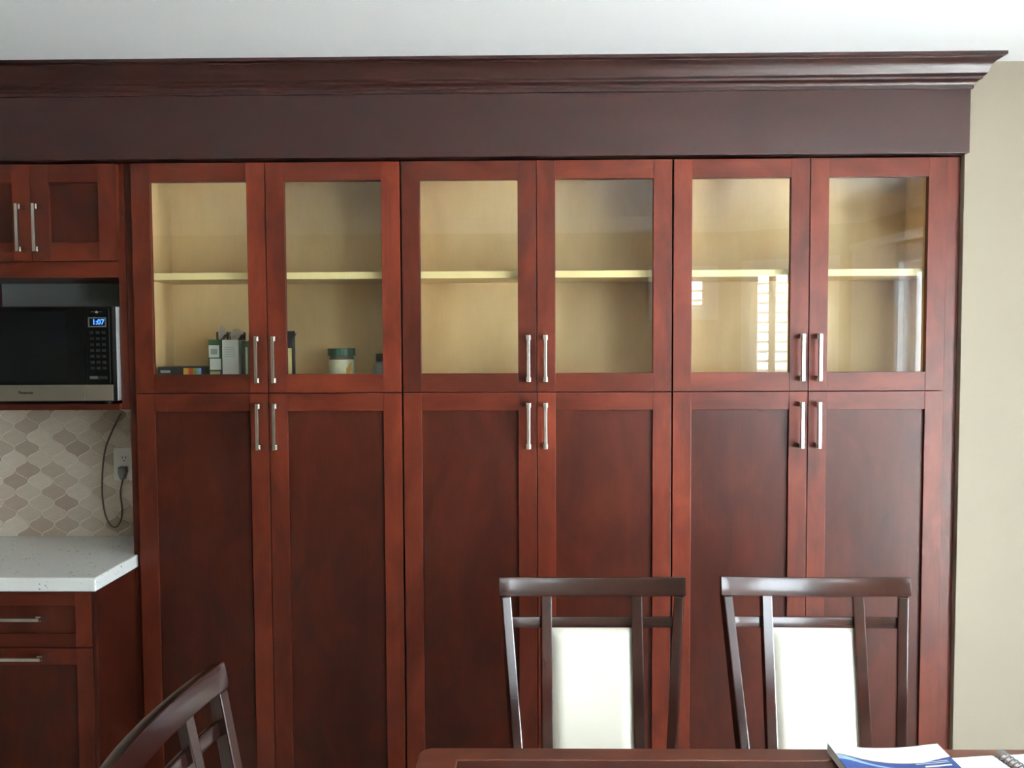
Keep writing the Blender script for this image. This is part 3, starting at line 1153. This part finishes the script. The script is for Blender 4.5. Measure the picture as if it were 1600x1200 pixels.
# squat bottle with a dark cap at the right
bx = at(594.5, .11)
c = thing('spice_bottle', (bx, .14, ZF), 'small clear bottle with dark cap half hidden by the right door stile', 'bottle')
bm = bmesh.new()
lathe(bm, [(.026, 0), (.0295, .004), (.0295, .060), (.026, .074), (.017, .082), (.017, .086)], 0, 0, 24)
obj('body', bm, 'bottle_grey', c, smooth=True, local=True)
bm = bmesh.new()
lathe(bm, [(.0202, .084), (.0202, .106), (.018, .109)], 0, 0, 24)
obj('cap', bm, 'cap_dark', c, local=True)
bm = bmesh.new()
lathe(bm, [(.0300, .012), (.0300, .058)], 0, 0, 24)
obj('paper_label', bm, 'label_pale', c, smooth=True, local=True)

# ------------------------------------------------------------------ dining chairs
ZSEAT, ZTOP = 0.455, 0.992
BOW = 0.036


def bowy(x, hw=.235):
    return BOW * (1 - (x / hw) ** 2)


def backy(z):
    if z < ZSEAT:
        return 0.10 * (ZSEAT - z) ** 1.4
    return 0.20 * (z - ZSEAT)


def halfw(z):
    return 0.183 + (0.2215 - 0.183) * max(0, (z - ZSEAT)) / (ZTOP - .047 - ZSEAT)


def make_chair(label):
    c = thing('dining_chair', (0, 0, 0), label, 'chair', 'dining chairs around the table')
    # rear posts, leg and back upright in one
    for s in (-1, 1):
        bm = bmesh.new()
        path = []
        for i in range(15):
            z = (ZTOP - .046) * i / 14
            th = .034 if z < ZSEAT + .1 else .034 - .008 * (z - ZSEAT - .1) / .4
            ang = s * R(16) * min(1, max(0, (z - ZSEAT) / .15))
            ca, sa = math.cos(ang), math.sin(ang)
            q = th / .034
            path.append(((s * halfw(z), backy(z) + .002, z), (ca, -sa, 0), (sa * q, ca * q, 0)))
        sweep(bm, path, .025, .034)
        obj('rear_post', bm, 'espresso', c, bevel=0.003, local=True)

    def bar(name, x0, x1, z, hgt, th, off, mat='espresso_level'):
        bm = bmesh.new()
        path = []
        for i in range(17):
            x = x0 + (x1 - x0) * i / 16
            path.append(((x, backy(z) + bowy(x) + off, z - .33 * bowy(x)), (0, 0.2, 1), (0, 1, -.2)))
        sweep(bm, path, hgt, th)
        return obj(name, bm, mat, c, bevel=0.0025, smooth=True, local=True)
    bar('top_rail', -.236, .236, ZTOP - .0225, .047, .026, -.003)
    zc = .880
    bar('cross_rail', -halfw(zc) + .008, halfw(zc) - .008, zc, .027, .014, .006)
    bar('lower_rail', -halfw(.53) + .008, halfw(.53) - .008, .53, .035, .016, .004)
    for s in (-1, 1):
        bm = bmesh.new()
        path = []
        for i in range(9):
            z = .53 + (ZTOP - .046 - .53) * i / 8
            path.append(((s * .1165, backy(z) + bowy(.1165) - .003, z), (.988, -s * .152, 0), (s * .152, .988, 0)))
        sweep(bm, path, .0275, .020)
        obj('slat', bm, 'espresso', c, bevel=0.0025, local=True)
    # padded panel between the slats
    bm = bmesh.new()
    nx, nz = 12, 22
    W2, ZA, ZB_ = .1030, .540, .8680
    grids = []
    for side in (-1, 1):
        g = []
        for j in range(nz + 1):
            row_ = []
            for i in range(nx + 1):
                x = -W2 + 2 * W2 * i / nx
                z = ZA + (ZB_ - .33 * bowy(x) - ZA) * j / nz
                ex = min(1, min(i, nx - i) / 1.6)
                ez = min(1, min(j, nz - j) / 1.6)
                puff = .017 * math.sqrt(max(0, 1 - (1 - ex) ** 2)) * math.sqrt(max(0, 1 - (1 - ez) ** 2))
                y = backy(z) + bowy(x) + .006 + side * (.004 + puff * (1.0 if side < 0 else .5))
                row_.append(bm.verts.new((x, y, z)))
            g.append(row_)
        grids.append(g)
    for k, g in enumerate(grids):
        for j in range(nz):
            for i in range(nx):
                bm.faces.new((g[j][i], g[j][i + 1], g[j + 1][i + 1], g[j + 1][i]))
    f, b_ = grids
    for i in range(nx):
        bm.faces.new((f[0][i], f[0][i + 1], b_[0][i + 1], b_[0][i]))
        bm.faces.new((f[nz][i], f[nz][i + 1], b_[nz][i + 1], b_[nz][i]))
    for j in range(nz):
        bm.faces.new((f[j][0], f[j + 1][0], b_[j + 1][0], b_[j][0]))
        bm.faces.new((f[j][nx], f[j + 1][nx], b_[j + 1][nx], b_[j][nx]))
    obj('back_pad', bm, 'cream_fabric', c, smooth=True, local=True)
    # seat, aprons, front legs
    bm = bmesh.new()
    prism(bm, [(-.17, -.012), (.17, -.012), (.212, -.425), (-.212, -.425)], 2, .425, .485)
    obj('seat_pad', bm, 'cream_fabric', c, bevel=0.022, seg=4, smooth=True, local=True)
    bm = bmesh.new()
    prism(bm, [(-.168, .002), (.168, .002), (.205, -.415), (-.205, -.415)], 2, .375, .432)
    obj('seat_frame', bm, 'espresso_level', c, bevel=0.003, local=True)
    for s in (-1, 1):
        bm = bmesh.new()
        sweep(bm, [((s * .183, -.395, 0), (.72, 0, 0), (0, .72, 0)), ((s * .187, -.397, .43), (1, 0, 0), (0, 1, 0))], .040, .040)
        obj('front_leg', bm, 'espresso', c, bevel=0.003, local=True)
    return c


ch = make_chair('espresso dining chair with cream back pad standing before the middle tall cabinet')
ch2 = copy_tree(ch)
ch3 = copy_tree(ch)
ch.location = (0.131, -0.640, 0)
ch2.location = (0.691, -0.640, 0)
ch2.rotation_euler = (0, 0, R(-1.5))
ch2['label'] = 'espresso dining chair with cream back pad, behind the blue magazine on the table'
ch3.location = (-0.511, -1.365, 0)
ch3.rotation_euler = (0, 0, R(90))
ch3['label'] = 'espresso dining chair seen edge-on at the short end of the table'

# ------------------------------------------------------------------ table
TX0, TX1, TY0, TY1, TZ = -0.257, 1.085, -1.86, -0.961, 0.75
t = thing('dining_table', ((TX0 + TX1) / 2, (TY0 + TY1) / 2, 0), 'dark wooden dining table with framed top, holding the magazine and notebook', 'table')


def rounded(x0, x1, y0, y1, r, n=6):
    pts = []
    for cx, cy, a in ((x1 - r, y1 - r, 0), (x0 + r, y1 - r, 90), (x0 + r, y0 + r, 180), (x1 - r, y0 + r, 270)):
        for i in range(n + 1):
            th = R(a + 90 * i / n)
            pts.append((cx + r * math.cos(th), cy + r * math.sin(th)))
    return pts


bl_, bf = .080, .051
bm = bmesh.new()
outp = rounded(TX0, TX1, TY0, TY1, .03)
inp = rounded(TX0 + bl_, TX1 - bl_, TY0 + bf, TY1 - bf, .004)
for z in (TZ, TZ - .032):
    pass
n = len(outp)
ot = [bm.verts.new((x, y, TZ)) for x, y in outp]
it = [bm.verts.new((x, y, TZ)) for x, y in inp]
ob = [bm.verts.new((x, y, TZ - .034)) for x, y in outp]
ib = [bm.verts.new((x, y, TZ - .034)) for x, y in inp]
for i in range(n):
    j = (i + 1) % n
    bm.faces.new((ot[i], ot[j], it[j], it[i]))
    bm.faces.new((ob[i], ib[i], ib[j], ob[j]))
    bm.faces.new((ot[i], ob[i], ob[j], ot[j]))
    bm.faces.new((it[i], it[j], ib[j], ib[i]))
obj('top_border', bm, 'table_border', t, bevel=0.003, seg=3)
bobj('top_panel', (TX0 + bl_ + .0012, TX1 - bl_ - .0012, TY0 + bf + .0012, TY1 - bf - .0012, TZ - .03, TZ - .0012), 'table_inner', t, 0.001)
ap = .06
bobj('apron', (TX0 + ap, TX1 - ap, TY1 - ap - .022, TY1 - ap, TZ - .115, TZ - .034), 'espresso_level', t)
bobj('apron', (TX0 + ap, TX1 - ap, TY0 + ap, TY0 + ap + .022, TZ - .115, TZ - .034), 'espresso_level', t)
bobj('apron', (TX0 + ap, TX0 + ap + .022, TY0 + ap, TY1 - ap, TZ - .115, TZ - .034), 'espresso_level', t)
bobj('apron', (TX1 - ap - .022, TX1 - ap, TY0 + ap, TY1 - ap, TZ - .115, TZ - .034), 'espresso_level', t)
for x in (TX0 + .075, TX1 - .075):
    for y in (TY0 + .075, TY1 - .075):
        bm = bmesh.new()
        sweep(bm, [((x, y, 0), (.6, 0, 0), (0, .6, 0)), ((x, y, TZ - .115), (1, 0, 0), (0, 1, 0)), ((x, y, TZ - .033), (1, 0, 0), (0, 1, 0))], .075, .075)
        obj('leg', bm, 'espresso', t, bevel=0.003)

# ------------------------------------------------------------------ magazine and notebook
mg = thing('magazine', (0.69, -1.12, TZ), 'thick magazine with white and blue cover lying on the dining table', 'magazine')
MW2, MH2 = .112, .14


def mag_z(u, v, top):
    base = .001 + (.013 + .004 * math.exp(-((u - .04) / .16) ** 2) - .004 * math.sin(u * math.pi)) * top
    lift = (.006 * (v ** 2)) * (math.exp(-(u / .18) ** 2) * .9 + .75 * math.exp(-((u - 1) / .22) ** 2))
    return base + lift * (0.35 + .65 * top)


nu, nv = 24, 16
bm = bmesh.new()
uvl = bm.loops.layers.uv.new('UVMap')
G = {}
for top in (0, 1):
    for j in range(nv + 1):
        for i in range(nu + 1):
            u, v = i / nu, j / nv
            G[top, i, j] = bm.verts.new((-MW2 + 2 * MW2 * u, -MH2 + 2 * MH2 * v, mag_z(u, v, .92 * top)))
for top in (0, 1):
    for j in range(nv):
        for i in range(nu):
            bm.faces.new((G[top, i, j], G[top, i + 1, j], G[top, i + 1, j + 1], G[top, i, j + 1]))
for i in range(nu):
    for j in (0, nv):
        bm.faces.new((G[0, i, j], G[0, i + 1, j], G[1, i + 1, j], G[1, i, j]))
for j in range(nv):
    for i in (0, nu):
        bm.faces.new((G[0, i, j], G[0, i, j + 1], G[1, i, j + 1], G[1, i, j]))
obj('pages', bm, 'paper', mg, local=True)
bm = bmesh.new()
uvl = bm.loops.layers.uv.new('UVMap')
G = {}
for k in (0, 1):
    for j in range(nv + 1):
        for i in range(nu + 1):
            u, v = i / nu, j / nv
            G[k, i, j] = bm.verts.new((-MW2 - .0005 + 2 * (MW2 + .0005) * u, -MH2 - .0005 + 2 * (MH2 + .0005) * v, mag_z(u, v, 1.0) + .0012 * k - .0004))
for k in (0, 1):
    for j in range(nv):
        for i in range(nu):
            f = bm.faces.new((G[k, i, j], G[k, i + 1, j], G[k, i + 1, j + 1], G[k, i, j + 1]))
            for lp, (a_, b_) in zip(f.loops, ((i, j), (i + 1, j), (i + 1, j + 1), (i, j + 1))):
                lp[uvl].uv = (a_ / nu, b_ / nv)
for i in range(nu):
    for j in (0, nv):
        bm.faces.new((G[0, i, j], G[0, i + 1, j], G[1, i + 1, j], G[1, i, j]))
for j in range(nv):
    for i in (0, nu):
        bm.faces.new((G[0, i, j], G[0, i, j + 1], G[1, i, j + 1], G[1, i, j]))
cv = obj('cover', bm, 'cover_print', mg, smooth=True, local=True)


def cover_bar(u0, u1, v, hv):
    """printed white line on the cover, following its bend"""
    bm = bmesh.new()
    k = 6
    lo = []
    for j in (0, 1):
        for i in range(k + 1):
            u = u0 + (u1 - u0) * i / k
            vv = v + hv * j
            lo.append(bm.verts.new((-MW2 + 2 * MW2 * u, -MH2 + 2 * MH2 * vv, mag_z(u, vv, 1.0) + .0012)))
    for i in range(k):
        bm.faces.new((lo[i], lo[i + 1], lo[k + 2 + i], lo[k + 1 + i]))
    obj('cover_line', bm, 'paper', mg, local=True)


cover_bar(.84, .92, .885 - .055, .008)
cover_bar(.66, .95, .765, .006)
cover_bar(.66, .95, .745, .006)
cover_bar(.72, .95, .70, .018)
mg.rotation_euler = (0, 0, R(1.0))

nb = thing('notebook', (0.925, -1.13, TZ), 'white open spiral notebook lying on the dining table beside the magazine', 'notebook')
for (xa, xb, hh) in ((-.105, -.012, .010), (.012, .150, .008)):
    bm = bmesh.new()
    prism(bm, rounded(xa, xb, -.125, .125, .004, 3), 2, .0005, hh)
    obj('page_block', bm, 'paper', nb, local=True)
bobj('binding_card', (.004, .024, -.125, .125, .0005, .0088), 'paper_pink', nb, local=True)
ringm = None
for k in range(20):
    if ringm is None:
        bm = bmesh.new()
        tube(bm, [(.012 * math.cos(a_) , 0, .012 + .0105 * math.sin(a_)) for a_ in [i * 2 * math.pi / 14 for i in range(14)]], .0016, 6)
        ro = obj('coil_ring', bm, 'coil_grey', nb, local=True)
        ringm = ro.data
    else:
        ro = bpy.data.objects.new('coil_ring', ringm)
        COL.objects.link(ro)
        ro.parent = nb
    ro.location = (0, -.115 + k * .0122, 0)
nb.rotation_euler = (0, 0, R(8))
